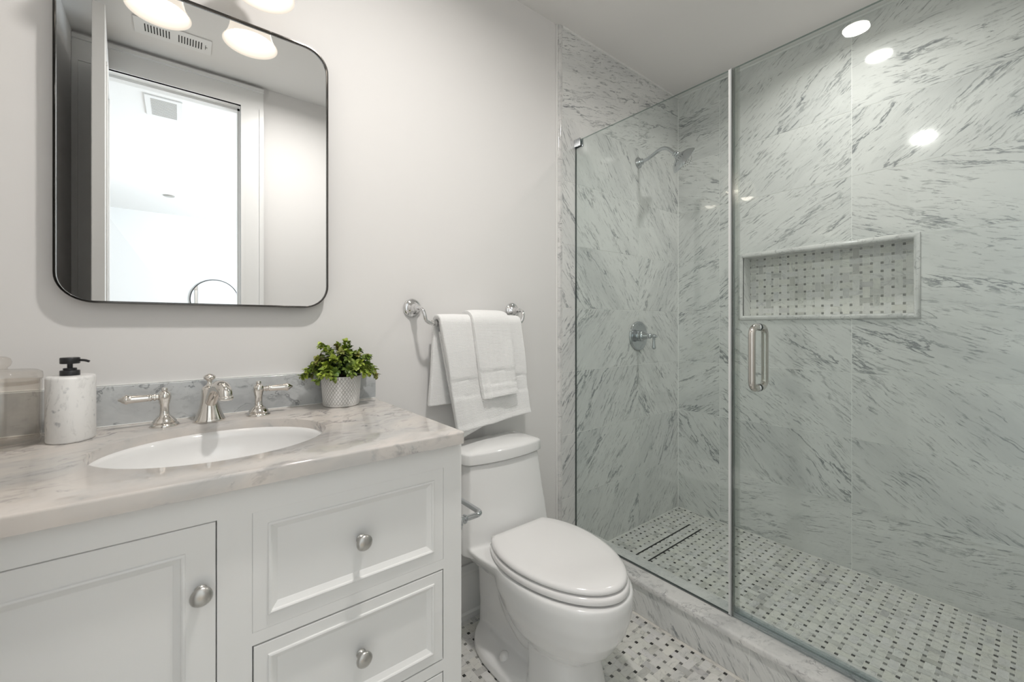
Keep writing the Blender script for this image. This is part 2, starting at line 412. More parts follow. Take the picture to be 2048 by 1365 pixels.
SL = [(DX0, DX1, -0.1755, -0.1665), (DX0, DX1, -0.2445, -0.2355)]
bm = bxs((-0.868, 0.012, -1.55, 0.012, -0.10, -0.0006))
mosaic(bm, lambda h, v, d: (h, v, -0.0006 + d), -0.866, -0.004, -1.537, -0.004, -0.022, -1.363, skip=SL)
struct('floor_shower', bm, [M['grout'], M['mosaic']], smooth=None)
bm = bxs((0.0956, 0.1005, iy0 - .012, iy1 + .012, iz0 - .012, iz1 + .012))
mosaic(bm, lambda h, v, d: (0.0956 - d, -h, v), -iy1, -iy0, iz0, iz1, 0.426, 1.204, soft=0.28)
struct('niche_back', bm, [M['grout'], M['mosaic']], smooth=None)
# niche moulding (pencil profile, mitred)
prof = [(0, 0), (0, 0.006), (0.003, 0.009), (0.010, 0.0115), (0.017, 0.009), (0.0215, 0.003), (0.0225, -0.006)]
rings = []
for (sy, sz) in ((1, -1), (-1, -1), (-1, 1), (1, 1)):
    ey, ez = (NY1 if sy > 0 else NY0), (NZ1 if sz > 0 else NZ0)
    rings.append([(-d, ey - sy * i, ez - sz * i) for i, d in prof])
bm = B(); rs = [[bm.verts.new(p) for p in r] for r in rings]
for a in range(4):
    p, q = rs[a], rs[(a + 1) % 4]
    for i in range(len(prof) - 1): bm.faces.new((p[i], q[i], q[i + 1], p[i + 1]))
struct('trim_3', bm, M['curb'], smooth=60, label='pale marble pencil moulding framing the shower niche')
# bullnose strip at the end of the tile, caulk bead under the ceiling
bm = B()
zz = [ZF + 0.12 + i * 0.3065 for i in range(9)] ; zz[0] = 0.12; zz[-1] = ZC
for a, b in zip(zz, zz[1:]):
    pr = [(-1.0312, 0.0098), (-1.0312, -0.0015), (-1.040, -0.0025), (-1.048, -0.0015), (-1.0535, 0.003), (-1.0545, 0.0098)]
    loft(bm, [[(x, y, a + .0006) for x, y in pr], [(x, y, b - .0006) for x, y in pr]])
struct('trim_1', bm, M['curb'], smooth=60, label='rounded marble edge strip where the shower tile meets the painted wall')
bm = bxs((-1.03, 0.0, -0.009, 0.0, ZC - 0.010, ZC), (-0.009, 0.0, -1.537, -0.009, ZC - 0.010, ZC), (-0.005, 0.0, -0.005, 0.0, 0.0, ZC - .01), (-1.062, -1.0545, 0.004, 0.01, 0.12, ZC))
struct('trim_2', bm, M['bead'], label='white caulk line along the shower ceiling and corner', smooth=None, bevel=0.002)
# other walls, ceiling
struct('wall_left', bxs((-3.0, -2.874, -1.66, 0.01, ZF - 0.1, ZC + 0.1)), M['wall'])
YO = -1.537; OX0, OX1, OZ = -2.785, -2.185, 2.43
struct('wall_front', bxs((-3.0, OX0 - .02, YO - .12, YO, ZF - .1, ZC + .1), (OX1 + .02, 0.25, YO - .12, YO, ZF - .1, ZC + .1), (OX0 - .02, OX1 + .02, YO - .12, YO, OZ + .02, ZC + .1)), M['wall'])
bm = bxs((-1.03, 0.0, YO, YO + 0.006, 0, ZC))
tiles(bm, lambda h, v, d: (h, YO + 0.006 + d, v), [-1.03, -0.613, 0.0], ROWS, lambda r, c: 40 * (-1) ** (r // 3))
struct('wall_shower_front', bm, [M['grout_tile'], M['tile']], smooth=None)
struct('ceiling', bxs((-3.0, 0.25, -1.66, 0.13, ZC, ZC + 0.1)), M['ceil'])
# baseboard behind the toilet
bm = B(); pr = [(0.0098, ZF), (-0.012, ZF), (-0.012, ZF + .022), (-0.006, ZF + .030), (-0.006, 0.150), (-0.011, 0.156), (-0.011, 0.166), (-0.004, 0.176), (0.001, 0.184), (0.0098, 0.184)]
loft(bm, [[(x, y, z) for y, z in pr] for x in (-1.934, -1.0625)])
struct('baseboard_back', bm, M['trim'], smooth=None)
# curb
bm = B(); pr = [(-1.0205, .102), (-1.0205, .112), (-1.017, .1175), (-1.010, .119), (-0.876, .119), (-0.870, .1175), (-0.868, .112), (-0.868, .097), (-1.0205, .097)]
loft(bm, [[(x, y, z) for x, z in pr] for y in (YO + .007, -0.0012)])
cb = struct('curb', bm, M['curb'], smooth=50, label='marble slab on the shower curb')
bm = bxs((-1.008, -0.869, YO + .007, -0.0012, ZF, 0.0968))
tiles(bm, lambda h, v, d: (-1.008 - d, -h, v), [0.002, 0.2178, 0.831, 1.528], [ZF, 0.0965], lambda r, c: -58, up=0.001)
tiles(bm, lambda h, v, d: (-0.869 + d, h, v), [-1.528, -0.9, -0.3, -0.002], [0.0, 0.0965], lambda r, c: 40, up=0.001)
struct('curb_face', bm, [M['grout_tile'], M['tile']], cb, smooth=None)

# ------------------------------------------------------------------ door opening behind the camera, bedroom beyond (seen in the mirror)
def casing_leg(bm, x0, x1, y, s, z0, z1, inner):           # flat board with a raised outer band and inner bead
    box(bm, x0, x1, min(y, y + s * .016), max(y, y + s * .016), z0, z1)
    if inner > 0: box(bm, x0, x0 + .022, min(y, y + s * .026), max(y, y + s * .026), z0, z1); box(bm, x1 - .014, x1, min(y, y + s * .020), max(y, y + s * .020), z0, z1)
    else: box(bm, x1 - .022, x1, min(y, y + s * .026), max(y, y + s * .026), z0, z1); box(bm, x0, x0 + .014, min(y, y + s * .020), max(y, y + s * .020), z0, z1)
bm = B()
casing_leg(bm, OX1, OX1 + .115, YO, 1, ZF, OZ, -1)
casing_leg(bm, -2.873, OX0, YO, 1, ZF, OZ, 1)
box(bm, -2.873, OX1 + .115, YO, YO + .016, OZ, 2.555); box(bm, -2.873, OX1 + .115, YO, YO + .026, 2.533, 2.555); box(bm, -2.873, OX1, YO, YO + .020, OZ, OZ + .014)
struct('trim_4', bm, M['trim'], smooth=None, label='white door casing of the bathroom doorway, reflected in the mirror')
bm = bxs((OX0 - .02, OX0, YO - .12, YO, ZF, OZ), (OX1, OX1 + .02, YO - .12, YO, ZF, OZ), (OX0 - .02, OX1 + .02, YO - .12, YO, OZ, OZ + .02),
         (OX1 - .012, OX1, YO - .08, YO - .045, ZF, OZ), (OX0, OX1, YO - .08, YO - .045, OZ - .012, OZ))
struct('trim_5', bm, M['trim'], smooth=None, label='white door jamb of the bathroom doorway')
# open door leaf, swung into the room against the left wall
da = R(4.5)
bm = B(); Ld = 0.595
fr = rrect
box(bm, -0.019, 0.019, 0, Ld, ZF + .012, OZ - .004)
for s in (-1, 1):
    for (a, b) in ((0.15, 1.0), (1.15, 2.25)):
        y0, y1 = 0.11, Ld - .11; xs = s * .019
        for (p0, p1, q0, q1) in ((y0, y1, a, a + .018), (y0, y1, b - .018, b), (y0, y0 + .018, a + .018, b - .018), (y1 - .018, y1, a + .018, b - .018)):
            box(bm, min(xs, xs + s * .006), max(xs, xs + s * .006), p0, p1, q0, q1)
bm.transform(Matrix.Translation((OX0 + .022, YO + .004, 0)) @ Matrix.Rotation(-da, 4, 'Z'))
dr = struct('door_1', bm, M['trim'], smooth=None, bevel=0.002, label='white panelled bathroom door standing open, its edge seen in the mirror')
bm = B()
for s in (-1, 1):
    lathe(bm, [(.026, 0), (.026, .006), (.010, .010), (.010, .032), (.024, .040), (.027, .052), (.018, .062), (.0, .064)], 24, (s * .019, Ld - .06, 0.93), (s, 0, 0))
bm.transform(Matrix.Translation((OX0 + .022, YO + .004, 0)) @ Matrix.Rotation(-da, 4, 'Z'))
obj('door_knob', bm, M['brushed'], dr)
# bedroom
HX0, HX1, HY0, HY1 = -4.3, -0.55, -5.6, -1.657
struct('floor_bedroom', bxs((HX0 - .1, HX1 + .1, HY0 - .1, HY1 - .0, ZF - .08, ZF)), M['wood'])
struct('ceiling_bedroom', bxs((HX0 - .1, HX1 + .1, HY0 - .1, HY1 - .003, ZC, ZC + .1)), M['hallwall'])
struct('wall_bedroom_left', bxs((HX0 - .1, HX0, HY0, HY1 - .003, ZF, ZC)), M['hallwall'])
struct('wall_bedroom_back', bxs((HX0 - .1, HX1 + .1, HY0 - .1, HY0, ZF, ZC)), M['hallwall'])
wy0, wy1, wz0, wz1 = -4.75, -2.45, 0.55, 2.35
struct('wall_bedroom_right', bxs((HX1, HX1 + .1, HY0, wy0, ZF, ZC), (HX1, HX1 + .1, wy1, HY1 - .003, ZF, ZC), (HX1, HX1 + .1, wy0, wy1, ZF, wz0), (HX1, HX1 + .1, wy0, wy1, wz1, ZC)), M['hallwall'], smooth=None)
bm = bxs((HX1 - .01, HX1 + .06, wy0, wy0 + .05, wz0, wz1), (HX1 - .01, HX1 + .06, wy1 - .05, wy1, wz0, wz1), (HX1 - .01, HX1 + .06, wy0, wy1, wz1 - .05, wz1), (HX1 - .03, HX1 + .06, wy0, wy1, wz0, wz0 + .04), (HX1 + .0, HX1 + .04, (wy0 + wy1) / 2 - .02, (wy0 + wy1) / 2 + .02, wz0, wz1))
struct('window_1', bm, M['trim'], smooth=None)
bm = B(); yb = -4.3                                            # low wall of the staircase with a sloping top
loft(bm, [[(x, y, z) for x, z in ((HX0 + .01, ZF + .001), (-2.0, ZF + .001), (-2.0, 1.0), (-2.62, 1.55), (-3.1, 2.35), (HX0 + .01, 2.40))] for y in (yb, yb + .12)])
struct('wall_stair', bm, M['trim'], smooth=None)
bm = B(); lathe(bm, [(.268, 0), (.272, .004), (.272, .022), (.262, .024), (.262, .018)], 64, (-2.095, HY0, 1.49), (0, 1, 0), cap0=True, cap1=False)
t = thing('round_mirror', 'round wall mirror with thin dark frame in the room beyond the door', 'mirror', (-2.095, HY0, 1.218))
obj('frame', bm, M['steel'], t)
bm = B(); lathe(bm, [(.262, 0), (.262, .016), (0, .0165)], 64, (-2.095, HY0 + .0005, 1.49), (0, 1, 0)); obj('mirror_glass', bm, M['mirror'], t)
def register(name, label, x0, x1, y0, y1, nslot, gap, yin, xin, plate=M['white']):
    t = thing(name, label, 'vent', ((x0 + x1) / 2, (y0 + y1) / 2, ZC - .006))
    obj('face_plate', bxs((x0, x1, y0, y1, ZC - .006, ZC)), plate, t, smooth=None, bevel=.002)
    n = nslot; xs = []
    span = (x1 - x0 - 2 * xin - gap) / 2
    for h in (0, 1):
        for i in range(n):
            xs.append(x0 + xin + h * (span + gap) + (i + .5) * span / n)
    for x in xs: obj('vent_slot', bxs((x - .0022, x + .0022, y0 + yin, y1 - yin, ZC - .0068, ZC - .0059)), M['slot'], t, smooth=None, label='dark slot of the vent')
    return t
t = register('ceiling_vent', 'white slotted ceiling vent above the doorway, seen in the mirror', -2.636, -2.336, -1.348, -1.211, 9, .026, .036, .036)
bm = bxs((-2.362, -2.353, -1.2815, -1.2795, ZC - .0074, ZC - .0058), (-2.3622, -2.3600, -1.300, -1.262, ZC - .0074, ZC - .0058))
obj('damper_lever', bm, M['slot'], t, smooth=None)
t = thing('ceiling_register', 'square white air register on the ceiling beyond the door', 'vent', (-2.545, -2.2, ZC - .008))
obj('face_plate', bxs((-2.64, -2.45, -2.37, -2.045, ZC - .008, ZC)), M['white'], t, smooth=None, bevel=.003)
for i in range(14): y = -2.34 + i * .019; obj('louver', bxs((-2.61, -2.48, y, y + .011, ZC - .0092, ZC - .0079)), M['brushed'], t, smooth=None)
bm = B(); lathe(bm, [(.001, 0), (.045, 0), (.05, .004), (.05, .010)], 32, (-2.56, -4.6, ZC - .010)); 
tag(obj('smoke_detector', bm, M['brushed']), 'small grey disc on the ceiling far beyond the door', 'detector')

# ------------------------------------------------------------------ lamps of the room
def downlight(label, x, y, power, color, spread):
    t = thing('downlight', label, 'ceiling light', (x, y, ZC - .005), 'recessed downlights')
    bm = B(); lathe(bm, [(.050, .0049), (.050, .001), (.054, -.001), (.066, .000), (.068, .0049)], 48, (x, y, ZC - .005), cap0=False, cap1=False); obj('trim_ring', bm, M['white'], t)
    bm = B(); lathe(bm, [(.0498, .0), (.0001, .0)], 48, (x, y, ZC - .0018), cap0=False, cap1=True); obj('lens', bm, M['lens'], t, label='glowing lens of the downlight')
    lamp('downlight_lamp', 'AREA', (x, y, ZC - .008), (0, 0, 0), power, color, 0.1, spread=R(spread))
downlight('round recessed downlight in the ceiling over the toilet, mirrored in the shower glass', *CAN_XY, P_CAN, NEUT, 168)
downlight('round recessed downlight in the ceiling inside the shower', *CAN2_XY, P_SHOWER, NEUT, 150)
t = thing('vanity_light', 'two-shade chrome wall light above the mirror with glowing bell shades', 'wall light', (-2.40, 0.009, 2.13))
bm = B(); pts = rrect(.30, .10, .045, 8); loft(bm, [[(-2.40 + a * k, y, 2.20 + b * k) for a, b in pts] for k, y in ((1, .0095), (1, -.008), (.94, -.014))]); obj('backplate', bm, M['nickel'], t)
for xs in (-2.290, -2.509):
    bm = B(); tube(bm, spline([(xs, -.012, 2.20), (xs, -.08, 2.215), (xs, -.135, 2.20), (xs, -.150, 2.165)], 8), .007, 14)
    lathe(bm, [(.001, .058), (.016, .054), (.022, .04), (.026, .012), (.024, .0)], 28, (xs, -.150, 2.123)); obj('arm', bm, M['nickel'], t)
    bm = B(); lathe(bm, [(.024, .122), (.040, .112), (.048, .094), (.052, .066), (.055, .042), (.061, .020), (.070, .004), (.0735, 0), (.0715, .0), (.067, .005), (.058, .022), (.052, .043), (.049, .066), (.045, .092), (.037, .108), (.002, .116)], 48, (xs, -.150, 2.018), cap0=True, cap1=True)
    bm.faces.ensure_lookup_table()
    for f in bm.faces:
        if f.index >= 48 * 11 + 1: f.material_index = 1
    sh = obj('shade', bm, [M['shade'], M['shade_in']], t, smooth=70, label='frosted bell glass shade, glowing')
    lamp('shade_lamp', 'POINT', (xs, -.150, 2.058), (0, 0, 0), P_SCONCE, WARM, .045)

# ------------------------------------------------------------------ wall mirror
MX0, MX1, MZ0, MZ1 = -2.690, -2.0955, 1.197, 2.0015
t = thing('wall_mirror', 'large rounded-corner mirror in a thin metal frame above the sink', 'mirror', ((MX0 + MX1) / 2, 0.0095, MZ0))
cx, cz, W_, H_ = (MX0 + MX1) / 2, (MZ0 + MZ1) / 2, MX1 - MX0, MZ1 - MZ0
def rr3(ins, y, r=.068): return [(cx + a, y, cz + b) for a, b in rrect(W_ - 2 * ins, H_ - 2 * ins, r - ins, 10)]
bm = B()
rs = loft(bm, [rr3(0, .0095), rr3(0, -.026), rr3(.0008, -.0275), rr3(.0042, -.0275), rr3(.0048, -.0265), rr3(.0048, -.019)], True, False)
obj('frame', bm, simple('mirror_frame', (0.10, 0.095, 0.09), 0.10, 1.0), t, smooth=50)
bm = B(); bm.faces.new([bm.verts.new(p) for p in rr3(.0046, -.021)]); bm.faces.ensure_lookup_table()
obj('mirror_glass', bm, M['mirror'], t, smooth=None, label='mirror glass')

# ------------------------------------------------------------------ vanity
CX0, CX1, CYF, CZ0, CZ1 = -2.846, -1.942, -0.5880, 0.868, 0.896
FY = -0.5654
t = thing('vanity_cabinet', 'white vanity cabinet with one panelled door and a column of drawers', 'cabinet', (-2.391, -0.28, ZF))
vx0, vx1 = -2.845, -1.9375
D_X0, D_X1 = -2.3622, -1.9862
bm = bxs((vx0, vx0 + .018, FY + .022, 0.0075, 0.075, CZ0 - .0002), (vx1 - .018, vx1, FY + .022, 0.0075, 0.075, CZ0 - .0002), (vx0 + .018, vx1 - .018, FY + .022, .0075, .075, .093), (vx0 + .018, vx1 - .018, -.0045, .0075, .093, CZ0 - .0002), (D_X0 - .03, D_X0 - .012, FY + .022, -.0045, .093, .70), (vx0 + .02, vx1 - .02, FY + .085, 0.0, ZF + .0005, 0.075))
obj('carcass', bm, M['cab'], t, smooth=None)
DZ = [(0.6036, 0.8142), (0.3730, 0.5795), (0.1400, 0.3440)]
bm = bxs((D_X1 + .0008, vx1, FY, FY + .022, 0.075, CZ0 - .0002), (-2.4135, D_X0 - .0008, FY, FY + .022, .075, CZ0 - .0002), (vx0, -2.800, FY, FY + .022, .075, CZ0 - .0002),
         (-2.8, -2.4135, FY, FY + .022, .8162, CZ0 - .0002), (-2.8, -2.4135, FY, FY + .022, .075, .130),
         (D_X0 - .0008, D_X1 + .0008, FY, FY + .022, .8142, CZ0 - .0002), (D_X0 - .0008, D_X1 + .0008, FY, FY + .022, .5815, .6035), (D_X0 - .0008, D_X1 + .0008, FY, FY + .022, .3460, .3715), (D_X0 - .0008, D_X1 + .0008, FY, FY + .022, .075, .1385))
obj('face_frame', bm, M['cab'], t, smooth=None)
def panel_front(x0, x1, z0, z1, i1, gap):
    bm = B(); x0 += gap; x1 -= gap; z0 += gap * .6; z1 -= gap
    def ring(i, y): return [(x0 + i, y, z0 + i), (x1 - i, y, z0 + i), (x1 - i, y, z1 - i), (x0 + i, y, z1 - i)]
    k = i1 - gap
    loft(bm, [ring(0, FY + .019), ring(0, FY + .0008), ring(.0008, FY), ring(k, FY), ring(k + .0006, FY - .0028), ring(k + .0035, FY - .0036), ring(k + .0058, FY - .0022), ring(k + .0066, FY + .0005),
              ring(k + .0120, FY + .0036), ring(k + .0150, FY + .0053), ring(k + .0162, FY + .0062)])
    # faint joint lines where the rails meet the stiles
    return bm
def knob(parent, x, z):
    bm = B(); lathe(bm, [(.0095, 0), (.0095, .002), (.0068, .004), (.0062, .012), (.0075, .0155), (.0130, .0175), (.0155, .0195), (.0158, .0215), (.0140, .0245), (.0085, .0272), (.0, .0280)], 36, (x, FY + .0, z), (0, -1, 0))
    obj('knob', bm, M['brushed'], parent, smooth=50, label='brushed nickel knob')
d = obj('door', panel_front(-2.8, -2.4135, .130, .8162, .0415, .0016), M['cab'], t, smooth=None)
knob(d, -2.4352, .7075)
for (z0, z1), g in zip(DZ, (-.0005, .0013, .0013)):
    d = obj('drawer', panel_front(D_X0, D_X1, z0, z1, .0232, g), M['cab'], t, smooth=None)
    knob(d, (D_X0 + D_X1) / 2, (z0 + z1) / 2 + .001)
# toilet paper holder on the side of the vanity
t = thing('toilet_paper_holder', 'chrome toilet paper holder on the right side of the vanity, empty', 'paper holder', (-1.9372, -.540, .668))
bm = B(); lathe(bm, [(.022, 0), (.022, .004), (.016, .007), (.010, .010), (.009, .018), (.011, .020), (.011, .024), (.0085, .027)], 28, (-1.9373, -.545, .668), (1, 0, 0)); obj('flange', bm, M['chrome'], t)
bm = B(); tube(bm, spline([(-1.912, -.545, .668), (-1.885, -.545, .668), (-1.872, -.543, .668), (-1.8655, -.534, .668), (-1.8645, -.52, .668), (-1.8645, -.45, .668), (-1.8645, -.38, .668)], 6), .0068, 16); lathe(bm, [(.0068, 0), (.010, .001), (.010, .008), (.004, .011)], 20, (-1.8645, -.381, .668), (0, 1, 0)); obj('arm', bm, M['chrome'], t)

# countertop with an oval cut-out, backsplash
SX, SY, SA, SB = -2.392, -0.308, 0.2105, 0.183
def outer_pt(a):
    c, s = math.cos(a), math.sin(a); k = 1e9
    if c > 1e-9: k = min(k, (CX1 - SX) / c)
    if c < -1e-9: k = min(k, (CX0 - SX) / c)
    if s > 1e-9: k = min(k, (0.0095 - SY) / s)
    if s < -1e-9: k = min(k, (CYF - SY) / s)
    return SX + k * c, SY + k * s
angs = sorted([2 * PI * i / 128 for i in range(128)] + [math.atan2(y - SY, x - SX) % (2 * PI) for x in (CX0, CX1) for y in (CYF, 0.0095)])
bm = B(); rings = []
def ell(a, k=0): return SX + (SA + k) * math.cos(a), SY + (SB + k) * math.sin(a)
for f, z in ((outer_pt, CZ0), (outer_pt, CZ1), (lambda a: ell(a, .002), CZ1), (lambda a: ell(a, .0006), CZ1 - .0006), (lambda a: ell(a, 0), CZ1 - .002), (lambda a: ell(a, 0), CZ0)):
    rings.append([(*f(a), z) for a in angs])
rings.append(rings[0])
rs = [[bm.verts.new(p) for p in r] for r in rings[:-1]]; rs.append(rs[0]); n = len(angs)
for a, b in zip(rs, rs[1:]):
    for i in range(n): bm.faces.new((a[i], a[(i + 1) % n], b[(i + 1) % n], b[i]))
es = [e for e in bm.edges if all(v.co.z > CZ1 - 1e-5 for v in e.verts) and all(abs(v.co.y - CYF) < 1e-4 or abs(v.co.x - CX1) < 1e-4 or abs(v.co.x - CX0) < 1e-4 for v in e.verts) and (e.verts[0].co - e.verts[1].co).length > 1e-5 and
      (abs(e.verts[0].co.y - e.verts[1].co.y) < 1e-5 or abs(e.verts[0].co.x - e.verts[1].co.x) < 1e-5) and not any(abs(v.co.x - SX) < SA and abs(v.co.y - SY) < SB for v in e.verts)]
es = [e for e in es if len(e.link_faces) == 2 and e.link_faces[0].normal.angle(e.link_faces[1].normal, 0) > .5] if False else es
ct = thing('countertop', 'pale veined marble vanity top with an oval sink cut-out and backsplash', 'countertop', (-2.394, -0.29, CZ0))
bmesh.ops.recalc_face_normals(bm, faces=bm.faces[:])
es = [e for e in bm.edges if len(e.link_faces) == 2 and e.calc_face_angle(0) > 1.2 and all(v.co.z > CZ1 - 1e-5 for v in e.verts)]
es += [e for e in bm.edges if len(e.link_faces) == 2 and e.calc_face_angle(0) > 1.2 and abs(e.verts[0].co.z - e.verts[1].co.z) > .02]
bmesh.ops.bevel(bm, geom=list(set(es)), offset=.0045, segments=4, profile=.5, affect='EDGES')
obj('top_slab', bm, M['stone'], ct, smooth=35)
obj('backsplash', bxs((CX0, -1.9385, -.0105, .0095, CZ1 + .0001, .9935)), M['splash'], ct, smooth=None, bevel=.0015)
obj('caulk_line', bxs((CX0, -1.9385, -.0128, -.0095, CZ1 - .0003, CZ1 + .0022), (CX0, -1.9385, .0045, .0098, .9935, .9962)), M['bead'], ct, smooth=None, bevel=.0008, label='white caulk along the backsplash')
# undermount basin
sb = thing('sink_basin', 'white oval undermount sink basin set in the marble top', 'sink', (SX, SY, .74))
bm = B(); rings = []
for k, z in ((.012, CZ0 - .0005), (.0035, CZ0 - .0005), (-.001, CZ0 - .004)): rings.append([(*ell(2 * PI * i / 72, k), z) for i in range(72)])
for u in range(1, 15):
    q = u / 14; s = (1 - q ** 2.6) ** .5 if q < 1 else 0.0; s = max(s, .10); z = CZ0 - .004 - .125 * q
    rings.append([(SX + SA * s * math.cos(2 * PI * i / 72), SY + SB * s * math.sin(2 * PI * i / 72), z) for i in range(72)])
loft(bm, rings, False, True)
o = obj('bowl', bm, M['porcelain'], sb, smooth=80)
so = o.modifiers.new('wall', 'SOLIDIFY'); so.thickness = .008; so.offset = 1.0
bm = B(); lathe(bm, [(.021, 0), (.022, .0015), (.016, .003), (.014, .0015), (.0, .0012)], 32, (SX, SY, CZ0 - .129)); obj('drain_flange', bm, M['nickel'], sb)
# ------------------------------------------------------------------ faucet
FYC = -0.082
t = thing('faucet', 'polished nickel widespread faucet with two lever handles behind the sink', 'faucet', (-2.4, FYC, CZ1))
bm = B()
lathe(bm, [(.0335, 0), (.0345, .003), (.0325, .007), (.0285, .016), (.0235, .030), (.0195, .048), (.0178, .066), (.0175, .080), (.0160, .086), (.010, .091)], 40, (-2.402, FYC, CZ1))
tube(bm, spline([(-2.402, FYC + .002, CZ1 + .034), (-2.397, FYC - .024, CZ1 + .062), (-2.390, FYC - .050, CZ1 + .086), (-2.382, FYC - .076, CZ1 + .094), (-2.376, FYC - .096, CZ1 + .085), (-2.374, FYC - .103, CZ1 + .068)], 6),
     [.0115 + .0045 * math.sin(PI * i / 34) for i in range(31)], 24)
lathe(bm, [(.0135, 0), (.0158, .003), (.0152, .009), (.010, .012)], 28, (-2.374, FYC - .1030, CZ1 + .064))
obj('spout', bm, M['nickel'], t, smooth=60)
bm = B(); lathe(bm, [(.0085, 0), (.0085, .004), (.0060, .006), (.0045, .012), (.0055, .015), (.0120, .020), (.0135, .0245), (.0120, .0285), (.0065, .0315), (.002, .0335), (.0, .0335)], 32, (-2.402, FYC + .004, CZ1 + .088)); obj('lift_knob', bm, M['nickel'], t, smooth=60)
for s, hx in ((-1, -2.492), (1, -2.2925)):
    bm = B()
    lathe(bm, [(.0285, 0), (.0290, .0025), (.0265, .006), (.0225, .0085), (.0225, .0095), (.0240, .0105), (.0215, .015), (.0160, .021), (.0105, .026), (.0092, .034), (.0090, .052), (.0110, .057), (.0110, .060), (.0125, .065), (.0135, .0715), (.0125, .078), (.0095, .083), (.0060, .0855), (.0065, .089), (.0055, .093), (.0, .0945)], 36, (hx, FYC, CZ1))
    h = obj('handle', bm, M['nickel'], t, smooth=50)
    bm = B(); lathe(bm, [(.0062, .010), (.0062, .016), (.0085, .017), (.0085, .020), (.0062, .021), (.0062, .023), (.0078, .024), (.0086, .027), (.0078, .029), (.0080, .031), (.0093, .060), (.0100, .066), (.0112, .068), (.0112, .071), (.0100, .073), (.0085, .076), (.0050, .079), (.0030, .083), (.0, .085)], 28, (hx, FYC, CZ1 + .0715), (s, -.03, 0.0)); obj('lever', bm, M['nickel'], h, smooth=50)

# ------------------------------------------------------------------ soap dispenser, jar, plant
sx, sy = -2.647, -0.116
t = thing('soap_dispenser', 'white marble soap dispenser with a black pump beside the faucet', 'soap dispenser', (sx, sy, CZ1))
bm = B(); rings = []
for k, z in ((.90, 0), (.97, .0008), (1, .004), (1, .133), (.97, .1375), (.90, .1385)):
    rings.append([(sx + .0385 * k * math.cos(2 * PI * i / 56), sy + .052 * k * math.sin(2 * PI * i / 56), CZ1 + .0002 + z) for i in range(56)])
loft(bm, rings); obj('body', bm, M['soapstone'], t, smooth=60, label='white marble-look oval body')
zb = CZ1 + .1388
bm = B(); lathe(bm, [(.0158, 0), (.0158, .0105), (.0150, .0112), (.0108, .0112), (.0108, .0155), (.0100, .0160), (.0045, .0160), (.0045, .0265)], 36, (sx - .002, sy, zb)); p = obj('pump_collar', bm, M['black'], t, smooth=50, label='black plastic collar')
bm = B(); lathe(bm, [(.0150, .0255), (.0158, .0265), (.0158, .0375), (.0148, .0387), (.0, .0387)], 36, (sx - .002, sy, zb))
tube(bm, spline([(sx + .008, sy - .002, zb + .0325), (sx + .020, sy - .004, zb + .0320), (sx + .0285, sy - .006, zb + .0290)], 5), .0026, 12); obj('pump_head', bm, M['black'], t, smooth=50, label='black pump head with a short spout')
jx, jy = -2.747, -0.112
t = thing('glass_jar', 'clear smoky glass jar with a knobbed lid, left of the soap dispenser', 'jar', (jx, jy, CZ1))
bm = B(); lathe(bm, [(.050, .0003), (.0545, .002), (.056, .008), (.0565, .130), (.0560, .134), (.0535, .134), (.0530, .012), (.048, .009), (.0, .009)], 56, (jx, jy, CZ1)); obj('body', bm, M['jar'], t, smooth=60)
bm = B(); lathe(bm, [(.0525, .126), (.0528, .1355), (.0575, .1355), (.0580, .140), (.0570, .150), (.050, .1545), (.020, .1555), (.010, .1575), (.0085, .160), (.0130, .165), (.0150, .172), (.0130, .179), (.0070, .183), (.0, .184)], 56, (jx, jy, CZ1)); obj('lid', bm, M['jar'], t, smooth=60)

px_, py_ = -2.0705, -0.0745
t = thing('potted_plant', 'small leafy green plant in a white diamond-textured pot on the marble top', 'plant', (px_, py_, CZ1))
bm = B(); uvl = bm.loops.layers.uv.verify(); prof = [(.046, .0002), (.0505, .002), (.0525, .006), (.0535, .02), (.0555, .05), (.0580, .085), (.0585, .0915), (.0580, .0925)]
seg = 64; rsv = []
for r, h in prof: rsv.append([bm.verts.new((px_ + r * math.cos(2 * PI * i / seg), py_ + r * math.sin(2 * PI * i / seg), CZ1 + h)) for i in range(seg)])
for j in range(len(prof) - 1):
    for i in range(seg):
        f = bm.faces.new((rsv[j][i], rsv[j][(i + 1) % seg], rsv[j + 1][(i + 1) % seg], rsv[j + 1][i]))
        for l, (ii, jj) in zip(f.loops, ((i, j), (i + 1, j), (i + 1, j + 1), (i, j + 1))): l[uvl].uv = (ii / seg, prof[jj][1] / .0925)
bm.faces.new(rsv[0][::-1])
inn = [(.0560, .0920), (.0545, .075), (.0, .074)]
q = [[bm.verts.new((px_ + max(r, 1e-4) * math.cos(2 * PI * i / seg), py_ + max(r, 1e-4) * math.sin(2 * PI * i / seg), CZ1 + h)) for i in range(seg)] for r, h in inn]
prev = rsv[-1]
for ring in q:
    for i in range(seg): bm.faces.new((prev[i], prev[(i + 1) % seg], ring[(i + 1) % seg], ring[i]))
    prev = ring
obj('pot', bm, M['pot'], t, smooth=60, label='white ceramic pot with an embossed diamond pattern')
bm = B(); lathe(bm, [(.054, .0755), (.050, .082), (.030, .088), (.0, .090)], 32, (px_, py_, CZ1)); obj('moss', bm, M['soil'], t)
rp = random.Random(11)
bs, bl = B(), B(); cl = bl.loops.layers.float_color.new('tint')
